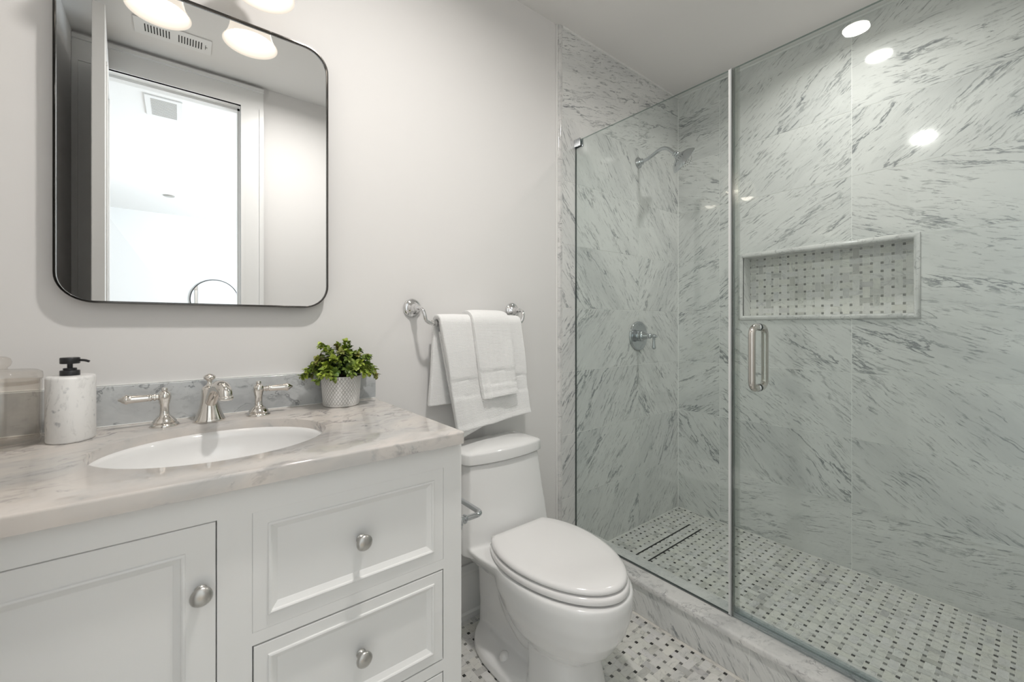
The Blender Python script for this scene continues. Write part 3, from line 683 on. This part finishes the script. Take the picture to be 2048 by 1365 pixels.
def leaf(p, d, up, L, Wd, col):
    d = d.normalized(); s = d.cross(up)
    s = s.normalized() if s.length > 1e-4 else d.orthogonal().normalized(); n = s.cross(d).normalized()
    rows = []
    for k in range(6):
        tt = k / 5; wd = Wd * math.sin(PI * min(1, tt * .92 + .07)) ** .75 * (1.08 - .25 * tt); c = p + d * (L * tt) + n * (L * (.16 * tt - .28 * tt * tt))
        rows.append([bl.verts.new(c - s * wd + n * wd * .35), bl.verts.new(c), bl.verts.new(c + s * wd + n * wd * .35)])
    for a, b in zip(rows, rows[1:]):
        for i in (0, 1):
            f = bl.faces.new((a[i], a[i + 1], b[i + 1], b[i]))
            for l in f.loops: l[cl] = (*col, 1)
ctr = V((px_, py_, CZ1 + .088))
stems = []
for i in range(66):
    az = 2 * PI * (i * .61803) ; el = R(90 - 82 * (((i + .5) / 66) ** .62)) 
    el += R(rp.uniform(-7, 7)); az += rp.uniform(-.2, .2)
    d = V((math.cos(az) * math.cos(el), math.sin(az) * math.cos(el), math.sin(el)))
    Ln = rp.uniform(.070, .098) * (1.12 if el > R(55) else .92)
    stems.append((d, Ln))
for d, Ln in stems:
    base = ctr + V((d.x, d.y, 0)) * .025
    bend = V((0, 0, -.012)) if d.z < .5 else V((rp.uniform(-.012, .012), rp.uniform(-.012, .012), 0))
    pts = spline([base, base + d * Ln * .4 + V((0, 0, .010)), base + d * Ln * .75 + V((0, 0, .008)), base + d * Ln + bend], 5)
    pts = [V((p.x, min(p.y, -.018), p.z)) for p in pts]
    tube(bs, pts, .0009, 5)
    hue = rp.random()
    for k in range(2, len(pts)):
        if k % 2 and k < len(pts) - 2: continue
        p = pts[k]; ax = (pts[k] - pts[k - 1]).normalized(); tip = k / (len(pts) - 1)
        o1 = ax.orthogonal().normalized(); o1 = Matrix.Rotation(rp.uniform(0, 6.28), 3, ax) @ o1
        for m in range(3 if tip < .97 else 4):
            dr_ = (Matrix.Rotation(m * 2 * PI / (3 if tip < .97 else 4) + rp.uniform(-.3, .3), 3, ax) @ o1 + ax * rp.uniform(.4, 1.0)).normalized()
            yl = tip ** 1.6 * (1.1 if hue > .5 else .45) * rp.uniform(.5, 1.1)
            dk = (0.022, 0.060, 0.016); md = (0.085, 0.155, 0.028); lt = (0.46, 0.56, 0.075); rd = (0.16, 0.14, 0.055)
            c = [a + (b - a) * min(1, tip * rp.uniform(.4, 1.2)) for a, b in zip(dk, rd if hue < .16 else md)]
            c = [a + (b - a) * min(.9, yl * .75) for a, b in zip(c, lt)]
            sz = (.0200 if tip < .8 else .0150) * rp.uniform(.8, 1.12)
            q_ = p + dr_ * sz
            if q_.y > -.012 or q_.z < CZ1 + (.100 if (q_ - V((px_, py_, q_.z))).length < .07 else .07): continue
            leaf(p, dr_, V((0, 0, 1)) + ax * .5, sz, sz * .42, c)
obj('stems', bs, simple('stem', (.10, .09, .03), .6), t)
o = obj('leaves', bl, M['leaf'], t, smooth=80, recalc=False); o['kind'] = 'stuff'

# ------------------------------------------------------------------ towel bar and towels
BZ, BY = 1.1505, -0.075
t = thing('towel_bar', 'chrome towel bar on the painted wall above the toilet tank', 'towel bar', (-1.56, .01, BZ))
for xr, s in ((-1.796, 1), (-1.3295, -1)):
    bm = B(); zr = 1.206
    lathe(bm, [(.0345, 0), (.0350, .003), (.0320, .008), (.0270, .011), (.0230, .0125), (.0190, .018), (.0150, .021), (.0150, .026), (.0125, .029), (.0125, .034), (.0105, .037), (.0115, .041), (.0115, .046), (.0085, .050), (.0080, .056)], 40, (xr, .0098, zr), (0, -1, 0))
    ro = obj('rosette', bm, M['chrome_b'], t, smooth=50)
    bm = B(); sg = s
    tube(bm, spline([(xr, -.040, zr), (xr + .001 * sg, -.056, zr - .001), (xr + .004 * sg, -.070, zr - .010), (xr + .008 * sg, BY - .001, zr - .026), (xr + .014 * sg, BY, zr - .044), (xr + .028 * sg, BY, BZ + .0015), (xr + .046 * sg, BY, BZ)], 7), .0068, 18)
    for dx in (.040, .054): lathe(bm, [(.0068, -.004), (.0098, -.003), (.0105, 0), (.0098, .003), (.0068, .004)], 24, (xr + dx * sg, BY, BZ), (sg, 0, 0))
    obj('bracket_arm', bm, M['chrome_b'], ro, smooth=50)
bm = B(); tube(bm, [(-1.752, BY, BZ), (-1.375, BY, BZ)], .0075, 20); obj('bar', bm, M['chrome_b'], t)
def towel(name, label, x0t, x1t, fl, fr_, zfl, zfr, rad, zbk, xb0, xb1, th, band, seed, hang=0.0, nx_=60, nz=120, ystart=0.0):
    """a cloth draped over the bar: back edge, over the bar, down to the front edge; fl/fr_ = x of the front bottom corners"""
    bm = B(); vs = []; rn = seed * 7.3
    tot_b = BZ - zbk; arc = PI * rad
    for j in range(nx_ + 1):
        a = j / nx_; col = []
        zf = zfl + (zfr - zfl) * a; tf = BZ - zf; L = tot_b + arc + tf
        for i in range(nz + 1):
            s = L * i / nz
            if s < tot_b:
                u = 1 - s / tot_b; x = (x0t + (x1t - x0t) * a) * (1 - u) + (xb0 + (xb1 - xb0) * a) * u; y = BY + rad + ystart * u; z = BZ - tot_b * u; side = 1; dn = u * tot_b
            elif s < tot_b + arc:
                q = (s - tot_b) / rad; x = x0t + (x1t - x0t) * a; y = BY + rad * math.cos(q); z = BZ + rad * math.sin(q) * (1 - .10 * abs(2 * a - 1) ** 6); side = 0; dn = 0
            else:
                u = (s - tot_b - arc) / tf; x = (x0t + (x1t - x0t) * a) * (1 - u) + (fl + (fr_ - fl) * a) * u; y = BY - rad - hang * u; z = BZ - tf * u; side = -1; dn = u * tf
            f = noise.noise(V((a * 3.1 + rn, dn * 2.2, rn))) * .010 * min(1, dn * 8) + noise.noise(V((a * 9 + rn, dn * 5, 3 + rn))) * .004 * min(1, dn * 10)
            edge = min(a, 1 - a)
            y += f * (1 if side <= 0 else .5)
            x += noise.noise(V((dn * 6, rn, a * 2))) * .006 * min(1, dn * 6)
            if side == -1 and band:
                b0, b1 = band
                if b0 < dn < b1: y += .0030
                if abs(dn - b0) < .003 or abs(dn - b1) < .003: y += .0012
                if tf - dn < .014: y -= .0026
                if .014 <= tf - dn < .018: y += .0015
            col.append(bm.verts.new((x, y, z)))
        vs.append(col)
    for j in range(nx_):
        for i in range(nz): bm.faces.new((vs[j][i], vs[j + 1][i], vs[j + 1][i + 1], vs[j][i + 1]))
    o = obj(name, bm, M['terry'], smooth=75)
    m = o.modifiers.new('thick', 'SOLIDIFY'); m.thickness = th; m.offset = 0
    b = o.modifiers.new('round', 'BEVEL'); b.width = th * .42; b.segments = 3; b.limit_method = 'ANGLE'; b.angle_limit = R(60)
    tag(o, label, 'towel'); return o
bath = towel('bath_towel', 'large white bath towel folded over the chrome bar, underneath the hand towel', -1.742, -1.372, -1.672, -1.330, .752, .785, .0245, .848, -1.757, -1.45, .020, (.205, .272), 1, hang=.010, ystart=.010)
# the towel is folded in two: the under layer shows at its lower left corner
bm = B(); vs = []
for j in range(25):
    a = j / 24; col = []
    for i in range(31):
        u = i / 30; x = -1.735 + .20 * a + (.072 - .05 * a) * u; z = 1.12 - (1.12 - (.722 + .050 * a)) * u; y = BY - .0060 - .016 * u + noise.noise(V((a * 4, u * 3, 8))) * .0015
        col.append(bm.verts.new((x, y, z)))
    vs.append(col)
for j in range(24):
    for i in range(30): bm.faces.new((vs[j][i], vs[j + 1][i], vs[j + 1][i + 1], vs[j][i + 1]))
o = obj('under_layer', bm, M['terry'], bath, smooth=75); m = o.modifiers.new('thick', 'SOLIDIFY'); m.thickness = .008; m.offset = 0
towel('hand_towel', 'small white hand towel draped over the middle of the larger bath towel', -1.616, -1.448, -1.575, -1.416, .866, .877, .0445, .95, -1.60, -1.43, .015, (.178, .232), 2, hang=.010, nx_=40, nz=100)

# ------------------------------------------------------------------ toilet
TX = -1.500
t = thing('toilet', 'white one-piece elongated toilet between the vanity and the shower curb', 'toilet', (TX, -.35, ZF))
def egg(wd, yf, yb, z, n=64, pb=2.6, pf=2.1, ymid=None):
    ym = ymid if ymid is not None else yb + (yf - yb) * .42; out = []
    for i in range(n):
        a = 2 * PI * i / n; c, s = math.cos(a), math.sin(a)
        p = pf if s < 0 else pb
        x = abs(c) ** (2 / p) * (1 if c > 0 else -1) * wd; y = abs(s) ** (2 / p)
        out.append((TX + x, ym + (yf - ym) * y if s < 0 else ym + (yb - ym) * y, z))
    return out
bm = B()
# bowl
loft(bm, [egg(.084, -.555, -.36, .125), egg(.106, -.602, -.33, .148), egg(.136, -.650, -.29, .190), egg(.160, -.684, -.26, .245), egg(.174, -.701, -.24, .295), egg(.179, -.706, -.235, .345), egg(.176, -.704, -.235, .369)])
# pedestal column
loft(bm, [egg(.122, -.600, -.395, ZF + .0005, pb=4, pf=2.8), egg(.114, -.595, -.395, .02, pb=4, pf=2.8), egg(.104, -.585, -.39, .08, pb=4, pf=2.8), egg(.098, -.575, -.38, .17, pb=4, pf=2.8)])
# trapway and rear leg
loft(bm, [egg(.070, -.47, -.060, ZF + .0005, pb=5, pf=4), egg(.066, -.47, -.062, .08, pb=5, pf=4), egg(.072, -.45, -.060, .20, pb=5, pf=4), egg(.085, -.45, -.050, .33, pb=5, pf=4)])
tube(bm, spline([(TX - .020, -.45, .15), (TX - .030, -.36, .105), (TX - .030, -.27, .15), (TX - .02, -.18, .235), (TX - .02, -.12, .20)], 6), .048, 20)
tube(bm, spline([(TX + .020, -.45, .15), (TX + .030, -.36, .105), (TX + .030, -.27, .15), (TX + .02, -.18, .235), (TX + .02, -.12, .20)], 6), .048, 20)
# foot flange
loft(bm, [egg(.150, -.560, -.070, ZF + .0005, pb=2.4, pf=2.6), egg(.147, -.555, -.072, .005, pb=2.4, pf=2.6), egg(.138, -.545, -.076, .014, pb=2.4, pf=2.6), egg(.085, -.52, -.085, .036, pb=2.4, pf=2.6)])
# deck under the tank, sweeping to the rim
loft(bm, [egg(.130, -.40, -.030, .285, pb=6, pf=3), egg(.165, -.44, -.018, .330, pb=7, pf=3), egg(.186, -.44, -.014, .360, pb=8, pf=3), egg(.187, -.43, -.014, .372, pb=8, pf=3)])
# tank
def tank(wd, yf, z, bow=.020, r=.03):
    out = []; n = 14
    yb = -.012
    for i in range(n + 1):                     # front, left to right, slightly bowed
        a = -1 + 2 * i / n; out.append((TX + wd * a * .93, yf + bow * abs(a) ** 2.2, z))
    out += [(TX + wd, yf + bow + r, z), (TX + wd, yb - .01, z), (TX + wd * .97, yb, z), (TX - wd * .97, yb, z), (TX - wd, yb - .01, z), (TX - wd, yf + bow + r, z)]
    return out
loft(bm, [tank(.194, -.232, .34), tank(.194, -.222, .40), tank(.185, -.208, .50), tank(.175, -.197, .60), tank(.170, -.192, .644)])
o = obj('body', bm, M['porcelain'], t, smooth=None, label='glossy white ceramic bowl, tank and pedestal in one piece')
m = o.modifiers.new('blend', 'REMESH'); m.mode = 'VOXEL'; m.voxel_size = .0042; m.use_smooth_shade = True
m = o.modifiers.new('soften', 'SMOOTH'); m.factor = .5; m.iterations = 14
bm = B()
def lid(k, z, dy=0): return [(TX + (x - TX) * k, -.10 + (y + .10) * k + dy, zz) for x, y, zz in tank(.180, -.203, z, .024, .02)]
rings = [lid(.955, .6475), lid(1.0, .649), lid(1.005, .658), lid(1.0, .680), lid(.994, .6845), lid(.980, .6872)]
rings = [[(x, min(y, -.0115), z + (.0 if zz_ < 2 else .0)) for x, y, z in r] for zz_, r in enumerate(rings)]
for k, z in ((.88, .6925), (.7, .6985), (.45, .7030), (.2, .705)): rings.append([(x, min(y, -.0115), zz) for x, y, zz in lid(k, z)])
loft(bm, rings); o = obj('tank_lid', bm, M['porcelain'], t, smooth=50)
m = o.modifiers.new('round', 'BEVEL'); m.width = .0015; m.segments = 2; m.limit_method = 'ANGLE'; m.angle_limit = R(50)
def seat_ring(k, z, wd=.176, yf=-.700, yb=-.243, n=80):
    ym, Lb = -.412, .238; wd -= k; out = []
    ac = math.asin(min(1, (yb - k * .6 - ym) / (Lb - k))); xc = math.cos(ac)
    for i in range(n):
        a = 2 * PI * i / n; c, si = math.cos(a), math.sin(a)
        if si < 0:
            p = 1.93; x = abs(c) ** (2 / p) * (1 if c > 0 else -1) * wd; y = ym - (ym - yf - k) * abs(si) ** (2 / p)
        else:
            x = wd * c; y = ym + (Lb - k) * si
            if y > yb - k * .6: y = yb - k * .6
        out.append((TX + x, y, z))
    return out
bm = B(); loft(bm, [seat_ring(.008, .3745), seat_ring(.001, .3765), seat_ring(0, .381), seat_ring(0, .388), seat_ring(.003, .3935), seat_ring(.010, .3955)]); obj('seat', bm, M['plastic'], t, smooth=60)
bm = B(); loft(bm, [seat_ring(.014, .3985, .1735, -.694), seat_ring(.004, .4000, .1735, -.694), seat_ring(.001, .4035, .1735, -.694), seat_ring(.0015, .4095, .1735, -.694), seat_ring(.006, .4150, .1735, -.694), seat_ring(.016, .4180, .1735, -.694), seat_ring(.05, .4198, .1735, -.694), seat_ring(.11, .4206, .1735, -.694)]); obj('seat_lid', bm, M['plastic'], t, smooth=60)
bm = bxs((TX - .075, TX + .075, -.262, -.238, .372, .398)); obj('hinge', bm, M['plastic'], t, smooth=None, bevel=.004)
for s in (-1, 1):
    bm = B(); lathe(bm, [(.017, 0), (.018, .003), (.0172, .014), (.013, .023), (.006, .027), (.0, .0275)], 28, (TX + s * .105, -.298, .014)); obj('bolt_cap', bm, M['plastic'], t, smooth=60)
bm = B(); lathe(bm, [(.012, 0), (.012, .006), (.007, .009), (.007, .016)], 20, (TX - .189, -.10, .615), (-1, 0, 0)); tube(bm, [(TX - .203, -.10, .615), (TX - .206, -.15, .611), (TX - .206, -.17, .609)], [.005, .006, .007], 14); obj('flush_lever', bm, M['chrome'], t)

# ------------------------------------------------------------------ shower glass
GX, GT = -0.9377, 0.0045
GZ0, GZ1, GD = 0.1215, 2.045, -0.7475
def pane(y0, y1, z0, z1):
    bm = bxs((GX - GT, GX + GT, y0, y1, z0, z1))
    for f in bm.faces: f.material_index = 0 if abs(f.normal.x) > .9 else 1
    bmesh.ops.recalc_face_normals(bm, faces=bm.faces[:])
    for f in bm.faces: f.normal_update(); f.material_index = 0 if abs(f.normal.x) > .9 else 1
    return bm
t = thing('shower_screen', 'fixed clear glass shower panel beside the toilet', 'shower screen', (GX, -.37, .1195))
obj('pane', pane(GD + .004, -.004, GZ0 + .001, GZ1), [M['glass'], M['glass_edge']], t, smooth=None)
obj('gasket', bxs((GX - .0058, GX + .0058, GD + .004, -.0015, .1192, .1222)), M['seal_dark'], t, smooth=None, label='thin dark seal under the panel')
obj('edge_profile', bxs((GX - .0062, GX - .0046, GD + .0038, GD + .0115, GZ0 + .001, GZ1), (GX + .0046, GX + .0062, GD + .0038, GD + .0115, GZ0 + .001, GZ1), (GX - .0062, GX + .0062, GD + .0036, GD + .0041, GZ0 + .001, GZ1)), simple('pale_vinyl', (.70, .71, .70), .2), t, smooth=None, label='pale strip on the free edge')
obj('wall_seal', bxs((GX - .004, GX + .004, -.0038, -.0012, .1224, GZ1)), M['seal_dark'], t, smooth=None)
bm = bxs((GX - .013, GX - .0052, -.040, -.0012, 2.013, 2.050), (GX + .0052, GX + .013, -.040, -.0012, 2.013, 2.050), (GX - .013, GX + .013, -.0030, -.0012, 2.013, 2.050)); obj('wall_clip', bm, M['chrome'], t, smooth=None, bevel=.001, label='small chrome clip at the top corner')
bm = bxs((GX - .013, GX - .0052, -.040, -.0012, .22, .257), (GX + .0052, GX + .013, -.040, -.0012, .22, .257)); 
t = thing('glass_door', 'frameless clear glass shower door with a D-shaped pull', 'shower door', (GX, -1.13, .1195))
DY0 = -1.520
obj('pane', pane(DY0, GD - .006, GZ0 + .016, GZ1), [M['glass'], M['glass_edge']], t, smooth=None)
bm = bxs((GX - .0072, GX - .0051, GD - .022, GD - .0005, GZ0 + .018, GZ1), (GX + .0051, GX + .0072, GD - .022, GD - .0005, GZ0 + .018, GZ1)); obj('edge_seal', bm, thin_glass('vinyl', (.92, .93, .92), 1.8, .12), t, smooth=None, label='clear vinyl strip on the edge')
obj('edge_magnet', bxs((GX - .0072, GX + .0072, GD - .0055, GD - .0005, GZ0 + .002, GZ1)), M['seal'], t, smooth=None)
obj('edge_core', bxs((GX - .0095, GX + .0095, GD - .0002, GD + .0035, GZ0 - .001, GZ1)), simple('seal_core', (.42, .43, .435), .2), t, smooth=None)
bm = bxs((GX - .0075, GX - .0051, DY0, GD - .006, GZ0 + .001, GZ0 + .030), (GX + .0051, GX + .0075, DY0, GD - .006, GZ0 + .001, GZ0 + .030)); obj('door_sweep', bm, thin_glass('vinyl_sweep', (.84, .87, .88), 1.8, .1), t, smooth=None, label='clear sweep along the bottom')
hy, hz0, hz1, ho, hr = -0.832, 0.933, 1.137, .052, .0110
bm = B()
for s in (-1, 1):
    x0 = GX + s * .005; x1 = GX + s * ho; k = .026
    tube(bm, [(x0, hy, hz1)] + [(x1 - s * k + s * k * math.sin(a), hy, hz1 - k + k * math.cos(a)) for a in [i * PI / 16 for i in range(9)]] + [(x1 - s * k + s * k * math.cos(a), hy, hz0 + k - k * math.sin(a)) for a in [i * PI / 16 for i in range(9)]] + [(x0, hy, hz0)], hr, 24)
hd = obj('handle', bm, M['brushed'] if False else simple('satin_nickel', (.66, .63, .59), .16, 1.0), t, smooth=50, label='satin nickel D-shaped pull')
bm = B()
for z in (hz0, hz1):
    for s in (-1, 1): lathe(bm, [(.0125, 0), (.0130, .0015), (.0125, .004)], 28, (GX + s * .0051, hy, z), (s, 0, 0))
obj('washer', bm, M['chrome'], hd)
for z in (.42, 1.75):
    obj('hinge', bxs((GX - .012, GX - .0052, -1.534, -1.478, z, z + .09), (GX + .0052, GX + .012, -1.534, -1.478, z, z + .09), (GX - .012, GX + .012, -1.536, -1.5205, z, z + .09)), M['chrome'], t, smooth=None, bevel=.001)

# ------------------------------------------------------------------ shower fittings
HXs = -0.420
t = thing('wall_shower', 'chrome shower head on a curved arm above the valve', 'shower head', (HXs, 0, 2.067))
bm = B(); lathe(bm, [(.0300, 0), (.0310, .003), (.0270, .008), (.0200, .015), (.0165, .021), (.0180, .023), (.0180, .026), (.0140, .029), (.012, .034)], 36, (HXs, -.0012, 2.067), (0, -1, 0)); obj('flange', bm, M['chrome'], t, smooth=50)
bm = B(); tube(bm, spline([(HXs, -.02, 2.067), (HXs, -.055, 2.070), (HXs, -.090, 2.080), (HXs, -.125, 2.094), (HXs, -.155, 2.098), (HXs, -.185, 2.086), (HXs, -.210, 2.062), (HXs, -.222, 2.050)], 7), .0098, 20); obj('arm', bm, M['chrome'], t, smooth=60)
ax = V((.68, -.46, -.57)).normalized(); c0 = V((HXs, -.218, 2.054))
bm = B(); lathe(bm, [(.0125, 0), (.0150, .002), (.0150, .008), (.0120, .010), (.0165, .013), (.0175, .018), (.0165, .022), (.0200, .027), (.0340, .034), (.0540, .044), (.0610, .051), (.0660, .056), (.0720, .062), (.0755, .068), (.0745, .0715), (.0690, .0715), (.0660, .067), (.0, .066)], 48, c0, ax); hd = obj('head', bm, M['chrome'], t, smooth=40)
bm = B()
ex, ey = V((1, 0, 0)), ax.cross(V((1, 0, 0)))
for ring, n in ((.018, 8), (.036, 14), (.054, 22)):
    for i in range(n):
        a = 2 * PI * i / n; lathe(bm, [(.0022, 0), (.0018, .003), (0, .0032)], 6, c0 + ax * .0662 + (ex * math.cos(a) + ey * math.sin(a)) * ring, ax)
obj('nozzles', bm, M['black'], hd)
VX, VZ = -0.4235, 1.0825
t = thing('shower_valve', 'round chrome shower valve plate with a lever handle', 'shower valve', (VX, 0, VZ))
bm = B(); lathe(bm, [(.0820, 0), (.0830, .003), (.0815, .0065), (.0765, .0095), (.0720, .0100), (.0690, .0085), (.0350, .0085), (.02, .0085)], 64, (VX, -.0012, VZ), (0, -1, 0)); obj('plate', bm, M['chrome'], t, smooth=40)
bm = B(); lathe(bm, [(.0300, .008), (.0300, .020), (.0280, .022), (.0280, .026), (.0310, .028), (.0310, .032), (.0270, .035), (.0240, .044), (.0180, .056), (.0145, .066), (.0130, .072), (.0145, .075), (.0145, .079), (.0110, .082), (.0100, .088), (.0085, .092)], 40, (VX, -.0012, VZ), (0, -1, 0))
hb = obj('hub', bm, M['chrome'], t, smooth=45)
bm = B(); lathe(bm, [(.0, .090), (.0090, .091), (.0125, .096), (.0130, .102), (.0110, .108), (.0075, .112), (.0075, .116), (.0060, .119), (.0, .120)], 32, (VX, -.0012, VZ), (0, -1, 0))
lathe(bm, [(.0060, .008), (.0060, .013), (.0085, .0145), (.0085, .018), (.0062, .020), (.0072, .030), (.0082, .052), (.0100, .058), (.0105, .064), (.0080, .070), (.0, .073)], 28, (VX, -.102, VZ), (0.0, 0, -1)); obj('lever', bm, M['chrome'], hb, smooth=50)
t = thing('linear_drain', 'long tile-insert shower drain with two black slots in the mosaic', 'drain', (-.428, -.2055, 0))
for y in (-.171, -.240):
    obj('slot', bxs((DX0, DX1, y - .0044, y + .0044, -.0006, -.0001)), M['dark'], t, smooth=None, label='narrow black drain slot')
